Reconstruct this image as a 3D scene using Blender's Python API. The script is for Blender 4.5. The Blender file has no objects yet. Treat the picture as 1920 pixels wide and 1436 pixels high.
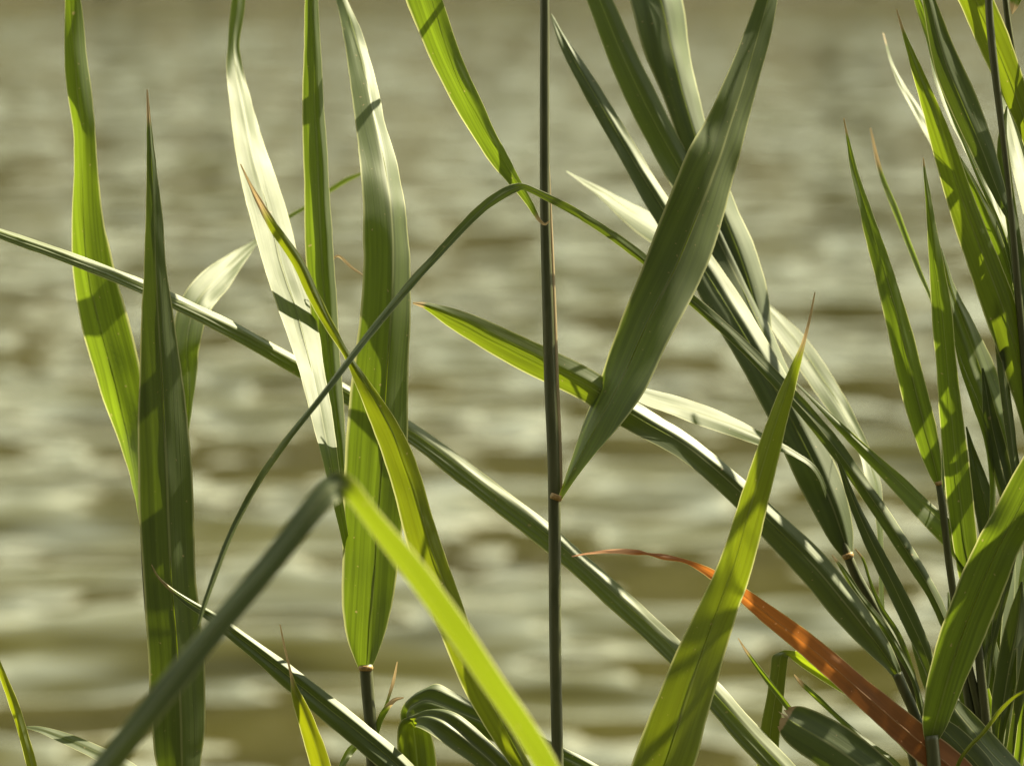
import bpy, bmesh, math, random
from mathutils import Vector, Matrix, noise

R = math.radians
scene = bpy.context.scene
col = scene.collection
random.seed(7)

# ------------------------------------------------------------------ camera
FOCUS = 2.0                      # metres to the reed fringe in focus
FRAME_W = 0.46                   # metres across the frame at that distance
CAM_H = 1.25                     # above the water
PITCH = R(7.0)                   # looking down
cam_d = bpy.data.cameras.new('camera')
cam = bpy.data.objects.new('camera', cam_d)
col.objects.link(cam)
cam.location = (0, 0, CAM_H)
cam.rotation_euler = (R(90) - PITCH, 0, 0)
cam_d.sensor_width = 36
cam_d.lens = 36 / FRAME_W * FOCUS
cam_d.clip_start = 0.05
cam_d.clip_end = 2000
cam_d.dof.use_dof = True
cam_d.dof.focus_distance = FOCUS
APERTURE = 0.0155                 # metres, entrance pupil
cam_d.dof.aperture_fstop = cam_d.lens / 1000 / APERTURE
cam_d.dof.aperture_blades = 7
scene.camera = cam

# ------------------------------------------------------------------ sky and sun
SUN_AZ, SUN_EL = R(53), R(48)    # azimuth from +Y (view direction) towards +X
SUN = Vector((math.sin(SUN_AZ) * math.cos(SUN_EL), math.cos(SUN_AZ) * math.cos(SUN_EL), math.sin(SUN_EL)))
world = bpy.data.worlds.new('World')
scene.world = world
world.use_nodes = True
wn = world.node_tree.nodes
wl = world.node_tree.links
bg = wn['Background']
sky = wn.new('ShaderNodeTexSky')
sky.sky_type = 'NISHITA'
sky.sun_disc = False
sky.sun_elevation = SUN_EL
sky.sun_rotation = SUN_AZ
sky.altitude = 0
sky.air_density = 2.0
sky.dust_density = 0.4
sky.ozone_density = 0.0
veil = wn.new('ShaderNodeHueSaturation')         # thin high cloud takes the blue out of the whole sky
veil.inputs['Saturation'].default_value = 0.35
wl.new(sky.outputs['Color'], veil.inputs['Color'])
wl.new(veil.outputs['Color'], bg.inputs['Color'])
bg.inputs['Strength'].default_value = 0.070

sun_d = bpy.data.lights.new('sun', 'SUN')
sun_d.energy = 5.0
sun_d.angle = R(0.55)
sun_d.color = (1.0, 0.94, 0.83)
sun = bpy.data.objects.new('sun', sun_d)
col.objects.link(sun)
sun.location = (3, 3, 6)
sun.rotation_euler = SUN.to_track_quat('Z', 'Y').to_euler()

vs = scene.view_settings
scene.display_settings.display_device = 'sRGB'
vs.view_transform = 'Standard'
vs.look = 'None'
vs.exposure = 1.8
vs.gamma = 1.0
vs.use_curve_mapping = False
vs.use_white_balance = True
vs.white_balance_temperature = 8400
vs.white_balance_tint = -8

scene.cycles.max_bounces = 8
scene.cycles.diffuse_bounces = 4
scene.cycles.glossy_bounces = 4
scene.cycles.transmission_bounces = 6
scene.cycles.use_denoising = True

# ------------------------------------------------------------------ helpers
CAM = Vector((0, 0, CAM_H))
FWD = Vector((0, math.cos(PITCH), -math.sin(PITCH)))
UP = Vector((0, math.sin(PITCH), math.cos(PITCH)))
RIGHT = Vector((1, 0, 0))
PX = FRAME_W / 1920 / FOCUS      # tangent of one photo pixel


def at(x, y, d):
    """the point seen at photo pixel x, y, standing d centimetres behind the plane of focus"""
    dist = FOCUS + d / 100
    return CAM + dist * (FWD + RIGHT * ((x - 960) * PX) + UP * ((718 - y) * PX))


def catmull(rows, n):
    """resample rows of equal length tuples, n steps for each span (by chord length in x, y)"""
    out = []
    m = len(rows)
    for i in range(m - 1):
        p0 = rows[max(i - 1, 0)]
        p1, p2 = rows[i], rows[i + 1]
        p3 = rows[min(i + 2, m - 1)]
        def dt(a, b):
            return max((math.hypot(a[0] - b[0], a[1] - b[1])) ** 0.5, 1e-3)
        t01 = dt(p0, p1) if i > 0 else dt(p1, p2)
        t12 = dt(p1, p2)
        t23 = dt(p2, p3) if i < m - 2 else dt(p1, p2)
        for k in range(n if i < m - 2 else n + 1):
            t = k / n
            row = []
            for a, b, c, e in zip(p0, p1, p2, p3):
                m1 = (c - b) / t12 - (c - a) / (t01 + t12) + (b - a) / t01 if i > 0 else (c - b) / t12
                m2 = (e - c) / t23 - (e - b) / (t12 + t23) + (c - b) / t12 if i < m - 2 else (c - b) / t12
                m1 *= t12
                m2 *= t12
                row.append((2 * t**3 - 3 * t**2 + 1) * b + (t**3 - 2 * t**2 + t) * m1 + (-2 * t**3 + 3 * t**2) * c + (t**3 - t**2) * m2)
            out.append(row)
    return out


def link(o, parent=None):
    col.objects.link(o)
    if parent:
        o.parent = parent
    return o


def mesh_obj(name, verts, faces, mat, parent=None, uvs=None, smooth=True, base=Vector((0, 0, 0))):
    me = bpy.data.meshes.new(name)
    me.from_pydata([tuple(v - base) for v in verts], [], faces)
    if uvs:
        for lname, vals in uvs.items():
            lay = me.uv_layers.new(name=lname)
            for lp in me.loops:
                lay.data[lp.index].uv = vals[lp.vertex_index]
    if smooth:
        me.polygons.foreach_set('use_smooth', [True] * len(me.polygons))
    me.materials.append(mat)
    me.update()
    o = bpy.data.objects.new(name, me)
    return link(o, parent)


# ------------------------------------------------------------------ materials
def new_mat(name):
    m = bpy.data.materials.new(name)
    m.use_nodes = True
    nt = m.node_tree
    nt.nodes.clear()
    out = nt.nodes.new('ShaderNodeOutputMaterial')
    return m, nt, out


class NT:
    def __init__(self, nt):
        self.nt = nt

    def n(self, kind, **kw):
        nd = self.nt.nodes.new(kind)
        for k, v in kw.items():
            setattr(nd, k, v)
        return nd

    def l(self, a, b):
        self.nt.links.new(a, b)

    def val(self, sock, v):
        if hasattr(v, 'links') or isinstance(v, bpy.types.NodeSocket):
            self.l(v, sock)
        else:
            sock.default_value = v

    def math(self, op, a, b=0.0, c=None, clamp=False):
        nd = self.n('ShaderNodeMath', operation=op, use_clamp=clamp)
        self.val(nd.inputs[0], a)
        self.val(nd.inputs[1], b)
        if c is not None:
            self.val(nd.inputs[2], c)
        return nd.outputs[0]

    def ramp01(self, x, a, b):
        nd = self.n('ShaderNodeMapRange', interpolation_type='SMOOTHSTEP')
        self.val(nd.inputs['Value'], x)
        nd.inputs['From Min'].default_value = a
        nd.inputs['From Max'].default_value = b
        return nd.outputs['Result']

    def mix(self, f, a, b):
        nd = self.n('ShaderNodeMix', data_type='RGBA')
        self.val(nd.inputs[0], f)
        self.val(nd.inputs[6], a)
        self.val(nd.inputs[7], b)
        return nd.outputs[2]

    def noise(self, vec, scale, detail=2.0, rough=0.5, color=False):
        nd = self.n('ShaderNodeTexNoise')
        self.l(vec, nd.inputs['Vector'])
        nd.inputs['Scale'].default_value = scale
        nd.inputs['Detail'].default_value = detail
        nd.inputs['Roughness'].default_value = rough
        return nd.outputs['Color' if color else 'Fac']


def leaf_material(name, base_dark, base_light, thru, dry, margin, gloss_rough=0.52, thru_fac=0.48):
    """thin leaf: reflecting skin over a layer that lets light through; parallel veins, pale margin, dry tip"""
    m, nt, out = new_mat(name)
    g = NT(nt)
    uv = g.n('ShaderNodeUVMap', uv_map='span')          # x: -1..1 across as 0..1, y: 0 base .. 1 tip
    uvm = g.n('ShaderNodeUVMap', uv_map='metres')
    sep = g.n('ShaderNodeSeparateXYZ'); g.l(uv.outputs[0], sep.inputs[0])
    info = g.n('ShaderNodeObjectInfo')
    oc = g.n('ShaderNodeSeparateColor'); g.l(info.outputs['Color'], oc.inputs[0])
    # veins: noise stretched along the blade
    def stretched(sx, sy, off):
        mp = g.n('ShaderNodeMapping')
        g.l(uvm.outputs[0], mp.inputs['Vector'])
        mp.inputs['Scale'].default_value = (sx, sy, 1)
        cmb = g.n('ShaderNodeCombineXYZ')
        g.l(g.math('MULTIPLY', info.outputs['Random'], 37.0 + off), cmb.inputs[0])
        g.l(g.math('MULTIPLY', info.outputs['Random'], 91.0 + off), cmb.inputs[1])
        ad = g.n('ShaderNodeVectorMath', operation='ADD')
        g.l(mp.outputs[0], ad.inputs[0]); g.l(cmb.outputs[0], ad.inputs[1])
        return ad.outputs[0]
    fine = g.noise(stretched(950, 7, 3), 1.0, 2.0, 0.6)
    broad = g.noise(stretched(330, 6, 11), 1.0, 3.0, 0.55)
    blotch = g.noise(stretched(60, 22, 23), 1.0, 4.0, 0.6)
    speck = g.noise(stretched(420, 420, 5), 1.0, 1.0, 0.5)
    across = g.math('ABSOLUTE', g.math('SUBTRACT', g.math('MULTIPLY', sep.outputs[0], 2.0), 1.0))
    vary = g.math('ADD', g.math('MULTIPLY', broad, 0.6), g.math('MULTIPLY', blotch, 0.5))
    vary = g.ramp01(vary, 0.32, 0.78)
    base = g.mix(vary, base_dark, base_light)
    rim = g.ramp01(across, 0.90, 0.985)
    rib = g.math('SUBTRACT', 1.0, g.ramp01(across, 0.015, 0.07))
    base = g.mix(g.math('MULTIPLY', rim, 0.75), base, margin)
    base = g.mix(g.math('MULTIPLY', rib, 0.5), base, margin)
    tr = g.mix(g.ramp01(g.math('ADD', g.math('MULTIPLY', fine, 0.55), g.math('MULTIPLY', broad, 0.6)), 0.34, 0.76),
               tuple(c * 0.5 for c in thru[:3]) + (1,), thru)
    tr = g.mix(g.math('MULTIPLY', oc.outputs[1], 1.0), tr, (thru[0] * 1.35, thru[1] * 0.95, thru[2] * 0.5, 1))
    tr = g.mix(g.math('MULTIPLY', rim, 0.8), tr, (0.75, 0.72, 0.36, 1))
    tr = g.mix(g.math('MULTIPLY', rib, 0.35), tr, tuple(c * 0.45 for c in thru[:3]) + (1,))
    # dry end of the blade, its length comes with the object
    dist_tip = g.math('SUBTRACT', 1.0, sep.outputs[1])
    edge = g.math('MULTIPLY', g.math('ADD', oc.outputs[0], 0.0001), g.math('ADD', 0.55, g.math('MULTIPLY', broad, 0.9)))
    dryf = g.math('SUBTRACT', 1.0, g.ramp01(g.math('DIVIDE', dist_tip, edge), 0.7, 1.15))
    spots = g.math('MULTIPLY', g.ramp01(speck, 0.72, 0.78), 0.5)
    dryf = g.math('MAXIMUM', dryf, spots, clamp=True)
    base = g.mix(dryf, base, dry)
    tr = g.mix(dryf, tr, tuple(min(1, c * 1.5) for c in dry[:3]) + (1,))
    pale = oc.outputs[2]
    base = g.mix(pale, base, (0.30, 0.31, 0.20, 1))
    # relief
    bump = g.n('ShaderNodeBump')
    bump.inputs['Strength'].default_value = 0.26
    bump.inputs['Distance'].default_value = 0.0005
    hgt = g.math('ADD', g.math('MULTIPLY', fine, 0.5), g.math('MULTIPLY', broad, 1.0))
    g.l(hgt, bump.inputs['Height'])
    pb = g.n('ShaderNodeBsdfPrincipled')
    g.l(base, pb.inputs['Base Color'])
    pb.inputs['IOR'].default_value = 1.5
    g.l(g.math('ADD', gloss_rough - 0.08, g.math('MULTIPLY', blotch, 0.18)), pb.inputs['Roughness'])
    pb.inputs['Specular IOR Level'].default_value = 0.5
    g.l(bump.outputs[0], pb.inputs['Normal'])
    tl = g.n('ShaderNodeBsdfTranslucent')
    g.l(tr, tl.inputs['Color'])
    g.l(bump.outputs[0], tl.inputs['Normal'])
    mx = g.n('ShaderNodeMixShader')
    thin = g.n('ShaderNodeAttribute', attribute_name='thin')  # translucency per row, lowered to put shade into parts of blades
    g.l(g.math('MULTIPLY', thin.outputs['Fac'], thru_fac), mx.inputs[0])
    g.l(pb.outputs[0], mx.inputs[1]); g.l(tl.outputs[0], mx.inputs[2])
    g.l(mx.outputs[0], out.inputs['Surface'])
    return m


M_LEAF = leaf_material('reed_leaf', (0.032, 0.046, 0.014, 1), (0.058, 0.076, 0.026, 1), (0.225, 0.320, 0.026, 1),
                       (0.33, 0.23, 0.13, 1), (0.34, 0.34, 0.18, 1))
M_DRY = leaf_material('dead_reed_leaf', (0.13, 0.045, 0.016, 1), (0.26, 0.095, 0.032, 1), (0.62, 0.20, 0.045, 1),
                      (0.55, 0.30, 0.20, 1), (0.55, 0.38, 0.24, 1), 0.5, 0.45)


def plain_material(name, c1, c2, rough, sx=300, sz=8, thru=None):
    m, nt, out = new_mat(name)
    g = NT(nt)
    tc = g.n('ShaderNodeTexCoord')
    mp = g.n('ShaderNodeMapping')
    g.l(tc.outputs['Object'], mp.inputs['Vector'])
    mp.inputs['Scale'].default_value = (sx, sx, sz)
    f = g.noise(mp.outputs[0], 1.0, 3.0, 0.6)
    base = g.mix(g.ramp01(f, 0.3, 0.7), c1, c2)
    pb = g.n('ShaderNodeBsdfPrincipled')
    g.l(base, pb.inputs['Base Color'])
    pb.inputs['Roughness'].default_value = rough
    b = g.n('ShaderNodeBump')
    b.inputs['Strength'].default_value = 0.4
    b.inputs['Distance'].default_value = 0.0004
    g.l(f, b.inputs['Height']); g.l(b.outputs[0], pb.inputs['Normal'])
    if thru:
        tl = g.n('ShaderNodeBsdfTranslucent')
        tl.inputs['Color'].default_value = thru
        mx = g.n('ShaderNodeMixShader')
        mx.inputs[0].default_value = 0.6
        g.l(pb.outputs[0], mx.inputs[1]); g.l(tl.outputs[0], mx.inputs[2])
        g.l(mx.outputs[0], out.inputs['Surface'])
    else:
        g.l(pb.outputs[0], out.inputs['Surface'])
    return m


M_STEM = plain_material('reed_stem', (0.050, 0.058, 0.024, 1), (0.088, 0.090, 0.042, 1), 0.42)
M_SHEATH_LIT = plain_material('reed_sheath_lit', (0.20, 0.15, 0.085, 1), (0.33, 0.24, 0.15, 1), 0.42)  # brown sheath, brightened to stand for the stem's lit edge
M_COLLAR = plain_material('reed_collar', (0.24, 0.13, 0.045, 1), (0.40, 0.25, 0.11, 1), 0.5, 900, 900)
M_RIB = plain_material('reed_rib', (0.07, 0.10, 0.035, 1), (0.12, 0.15, 0.06, 1), 0.42, thru=(0.50, 0.58, 0.06, 1))
M_HAIR = plain_material('ligule_hair', (0.55, 0.50, 0.36, 1), (0.70, 0.65, 0.50, 1), 0.5)


# ------------------------------------------------------------------ the setting
def water_material():
    m, nt, out = new_mat('pond_water')
    g = NT(nt)
    geo = g.n('ShaderNodeNewGeometry')
    def slopes(sx, sy, detail, amp, off):
        mp = g.n('ShaderNodeMapping')
        g.l(geo.outputs['Position'], mp.inputs['Vector'])
        mp.inputs['Scale'].default_value = (sx, sy, 1)
        mp.inputs['Location'].default_value = (off, off * 1.7, 0)
        c = g.noise(mp.outputs[0], 1.0, detail, 0.5, True)
        sub = g.n('ShaderNodeVectorMath', operation='SUBTRACT')
        g.l(c, sub.inputs[0]); sub.inputs[1].default_value = (0.5, 0.5, 0.5)
        mul = g.n('ShaderNodeVectorMath', operation='MULTIPLY')
        g.l(sub.outputs[0], mul.inputs[0]); mul.inputs[1].default_value = (amp, amp, 0)
        return mul.outputs[0]
    a = slopes(WAVE[0][0], WAVE[0][1], 1.0, WAVE[0][2], 3.1)
    b = slopes(WAVE[1][0], WAVE[1][1], 2.0, WAVE[1][2], 17.7)
    c = slopes(WAVE[2][0], WAVE[2][1], 1.0, WAVE[2][2], 41.3)
    s1 = g.n('ShaderNodeVectorMath', operation='ADD'); g.l(a, s1.inputs[0]); g.l(b, s1.inputs[1])
    s2 = g.n('ShaderNodeVectorMath', operation='ADD'); g.l(s1.outputs[0], s2.inputs[0]); g.l(c, s2.inputs[1])
    s3 = g.n('ShaderNodeVectorMath', operation='ADD'); g.l(s2.outputs[0], s3.inputs[0]); s3.inputs[1].default_value = (0, 0, 1)
    nn = g.n('ShaderNodeVectorMath', operation='NORMALIZE'); g.l(s3.outputs[0], nn.inputs[0])
    pb = g.n('ShaderNodeBsdfPrincipled')
    pb.inputs['Base Color'].default_value = (0.034, 0.0305, 0.0030, 1)
    pb.inputs['Roughness'].default_value = 0.06
    pb.inputs['IOR'].default_value = 1.333
    g.l(nn.outputs[0], pb.inputs['Normal'])
    g.l(pb.outputs[0], out.inputs['Surface'])
    return m


WAVE = [(0.5, 0.9, 0.25), (2.5, 3.6, 2.7), (5.5, 7.5, 0.5)]
BANK_Y = 34.4
wv, wf = [], []
xs = [-400, -120, -40, -12, -4, 0, 4, 12, 40, 120, 400]
ys = [-60, -10, 0, 4, 8, 14, 24, 36, BANK_Y + 1.0]
for yy in ys:
    for xx in xs:
        wv.append(Vector((xx, yy, 0)))
for j in range(len(ys) - 1):
    for i in range(len(xs) - 1):
        k = j * len(xs) + i
        wf.append((k, k + 1, k + 1 + len(xs), k + len(xs)))
water = mesh_obj('water', wv, wf, water_material(), smooth=False)
water['kind'] = 'structure'

M_EARTH = plain_material('bank_earth', (0.022, 0.019, 0.010, 1), (0.045, 0.038, 0.019, 1), 0.95, 0.8, 0.8)
bv, bf = [], []
prof = [(-0.6, -0.4), (0.0, 0.0), (0.5, 0.35), (1.6, 0.55), (6, 0.8), (60, 1.2), (900, 1.5)]
bx = [-400 + 10 * i for i in range(81)]
for dy, z in prof:
    for xx in bx:
        n = noise.noise(Vector((xx * 0.13, dy * 0.2, 2.0)))
        bv.append(Vector((xx, BANK_Y + dy + (n * 0.5 if dy < 20 else 0), z + 0.12 * n)))
for j in range(len(prof) - 1):
    for i in range(len(bx) - 1):
        k = j * len(bx) + i
        bf.append((k, k + 1, k + 1 + len(bx), k + len(bx)))
bank = mesh_obj('far_bank', bv, bf, M_EARTH)
bank['kind'] = 'structure'

# unseen near shore behind the camera: slope, and a dark hedge added to cut skylight
nv, nf = [], []
prof = [(1.25, -0.5), (0.9, -0.12), (0.55, 0.08), (0.0, 0.16), (-1.2, 0.3), (-6, 0.8), (-60, 1.5), (-500, 2.0)]
for yy, z in prof:
    for xx in bx:
        n = noise.noise(Vector((xx * 0.21, yy * 0.2, 7.0)))
        nv.append(Vector((xx, yy + (n * 0.25 if yy > -3 else 0), z + 0.08 * n)))
for j in range(len(prof) - 1):
    for i in range(len(bx) - 1):
        k = j * len(bx) + i
        nf.append((k, k + len(bx), k + 1 + len(bx), k + 1))
near = mesh_obj('near_bank', nv, nf, M_EARTH)
near['kind'] = 'structure'


def leaf_mass(name, count, place, smin, smax, mat, seed, label, cat):
    r = random.Random(seed)
    v, f = [], []
    for _ in range(count):
        p = place(r)
        s = r.uniform(smin, smax)
        a = Vector((r.uniform(-1, 1), r.uniform(-1, 1), r.uniform(-1, 1))).normalized() * s
        b = a.orthogonal().normalized() * s * r.uniform(0.4, 0.9)
        k = len(v)
        v += [p - a, p + b, p + a, p - b]
        f.append((k, k + 1, k + 2, k + 3))
    o = mesh_obj(name, v, f, mat, smooth=False)
    o['kind'] = 'stuff'
    o['label'] = label
    o['category'] = cat
    return o


# the overgrown far shore: one mass of leaves, seen only as its reflection
M_FAR = plain_material('far_foliage', (0.022, 0.021, 0.007, 1), (0.045, 0.042, 0.013, 1), 0.8, 0.5, 0.5)
FAR_H = 1.8


def far_place(r):
    x = r.uniform(-34, 34)
    hh = FAR_H * (0.72 + 0.5 * noise.noise(Vector((x * 0.11, 0.3, 0))) + 0.22 * noise.noise(Vector((x * 0.5, 4.3, 0))))
    z = 0.25 + hh * r.random() ** 0.8
    return Vector((x, BANK_Y + 0.5 + r.uniform(0, 3.5) + 0.35 * z, z))


def near_place(r):
    x = r.uniform(-14, 14)
    z = 0.3 + 6.5 * r.random()
    return Vector((x, -2.8 - r.uniform(0, 2.2) + 0.22 * z, z))


leaf_mass('far_shrubs', 22000, far_place, 0.18, 0.42, M_FAR, 3, 'green brown shrubs along the far shore mirrored at the top of the water', 'shrubs')
leaf_mass('added_hedge', 12000, near_place, 0.12, 0.30, M_FAR, 5, 'added unseen hedge behind the camera that cuts skylight on the reeds', 'hedge')


# ------------------------------------------------------------------ reed parts
def dz(rows, k):
    return [r[:3] + (r[3] + k,) + r[4:] for r in rows]


class Reed:
    """an Empty at the water line that parents the stem and leaves of one shoot"""
    def __init__(self, foot, label, group='reeds along the water edge', name='reed', cat='reed'):
        self.base = Vector((foot[0], foot[1], 0))
        e = bpy.data.objects.new(name, None)
        e.empty_display_size = 0.05
        e.location = self.base
        e['label'] = label
        e['category'] = cat
        e['group'] = group
        self.root = link(e)


def tube(name, pts, radii, mat, reed, parent=None, sides=12):
    verts, faces = [], []
    n = len(pts)
    ref = Vector((0, -1, 0))
    for i, p in enumerate(pts):
        t = (pts[min(i + 1, n - 1)] - pts[max(i - 1, 0)]).normalized()
        u = (ref - t * ref.dot(t)).normalized()
        w = t.cross(u)
        for k in range(sides):
            a = 2 * math.pi * k / sides
            verts.append(p + (u * math.cos(a) + w * math.sin(a)) * radii[i])
    for i in range(n - 1):
        for k in range(sides):
            k2 = (k + 1) % sides
            faces.append((i * sides + k, i * sides + k2, (i + 1) * sides + k2, (i + 1) * sides + k))
    faces.append(tuple(range(sides))[::-1])
    faces.append(tuple((n - 1) * sides + k for k in range(sides)))
    return mesh_obj(name, verts, faces, mat, parent or reed.root, base=reed.base)


def px_path(rows, n=6):
    """rows of (x, y, width, d) -> points and radii"""
    res = catmull([tuple(float(v) for v in r) for r in rows], n)
    return [at(r[0], r[1], r[3]) for r in res], [max(r[2], 0.6) * PX * (FOCUS + r[3] / 100) / 2 for r in res]


def stem(label, rows, group='reeds along the water edge', mat=None, name='reed', cat='reed', sheath=None, lean=(0.0, 0.0)):
    """rows from the top of the stem downwards; it then goes on down into the water"""
    pts, rad = px_path(rows)
    last = pts[-1]
    foot = Vector((last.x + lean[0], last.y + lean[1], 0))
    d = (pts[-1] - pts[-3]).normalized()
    reed = Reed(foot, label, group, name, cat)
    h = last.z
    r_end = rad[-1]
    for k in range(1, 9):
        f = k / 8
        z = h * (1 - f) - 0.12 * f
        blend = (1 - f) ** 2
        p = Vector((0, 0, z))
        dx = d.x / max(-d.z, 0.2) * (h - z)
        dy = d.y / max(-d.z, 0.2) * (h - z)
        p.x = (last.x + dx * 0.5) * blend + (last.x + lean[0] * f) * (1 - blend)
        p.y = (last.y + dy * 0.5) * blend + (last.y + lean[1] * f) * (1 - blend)
        pts.append(p)
        rad.append(r_end * (1 + 0.35 * f))
    tube('stem', pts, rad, mat or M_STEM, reed)
    return reed


def collar(reed, x, y, d, w, h=7, ang=0.0):
    """the orange collar where a blade leaves its sheath"""
    p = at(x, y, d)
    s = PX * (FOCUS + d / 100)
    a = R(ang)
    axis = (UP * math.cos(a) + RIGHT * math.sin(a))
    pts = [p + axis * (s * h * k) for k in (-0.7, -0.35, 0, 0.35, 0.7)]
    rad = [s * w * 0.5 * f for f in (0.80, 0.88, 0.93, 0.90, 0.82)]
    return tube('collar', pts, rad, M_COLLAR, reed)


def translucency_attr(o, vals, m):
    at_ = o.data.attributes.new('thin', 'FLOAT', 'POINT')  # holds translucency, set low where a blade should look shaded
    flat = []
    for v in vals:
        flat += [v] * m
    at_.data.foreach_set('value', flat)


def folded_leaf(reed, rows, prof=None, dry=0.0, yellow=0.0, span=5, label=None, mat=None):
    """a blade given by its two margins, tip to base: (x1, y1, x2, y2, d1, d2, translucency, low for shade); for blades creased over"""
    res = catmull([tuple(float(v) for v in (r[0], r[1], r[4], r[2], r[3], r[5], r[6])) for r in rows], span)
    prof = prof or [(-1.0, -0.12), (0.0, 0.0), (1.0, -0.12)]
    n, m = len(res), 15
    seed = random.random() * 100
    L = [at(r[0], r[1], r[2]) for r in res]
    Rr = [at(r[3], r[4], r[5]) for r in res]
    mid = [(a + b) / 2 for a, b in zip(L, Rr)]
    total = sum((mid[i + 1] - mid[i]).length for i in range(n - 1))
    verts, faces, uv1, uv2 = [], [], [], []
    length = 0.0
    for i in range(n):
        if i:
            length += (mid[i] - mid[i - 1]).length
        t = (mid[min(i + 1, n - 1)] - mid[max(i - 1, 0)]).normalized()
        w = Rr[i] - L[i]
        hw = w.length / 2
        N = t.cross(w)
        N = N.normalized() if N.length > 1e-9 else -FWD
        if N.dot(CAM - mid[i]) < 0:
            N = -N
        for k in range(m):
            q = -1 + 2 * k / (m - 1)
            h = 0
            for (s0, h0), (s1, h1) in zip(prof[:-1], prof[1:]):
                if s0 <= q <= s1 + 1e-6:
                    h = h0 + (h1 - h0) * (q - s0) / (s1 - s0)
            wob = noise.noise(Vector((length * 30, q * 0.9, seed))) * 0.0007 * min(1, hw / 0.003)
            verts.append(mid[i] + w * (q / 2) + N * (h * hw + wob))
            uv1.append(((q + 1) / 2, 1 - length / total))
            uv2.append((q * hw, length))
    for i in range(n - 1):
        for k in range(m - 1):
            a = i * m + k
            faces.append((a, a + 1, a + 1 + m, a + m))
    o = mesh_obj('leaf', verts, faces, mat or M_LEAF, reed.root, uvs={'span': uv1, 'metres': uv2}, base=reed.base)
    translucency_attr(o, [r[6] for r in res], m)
    o.color = (dry, yellow, 0, 1)
    if label:
        o['label'] = label
    return o


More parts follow.
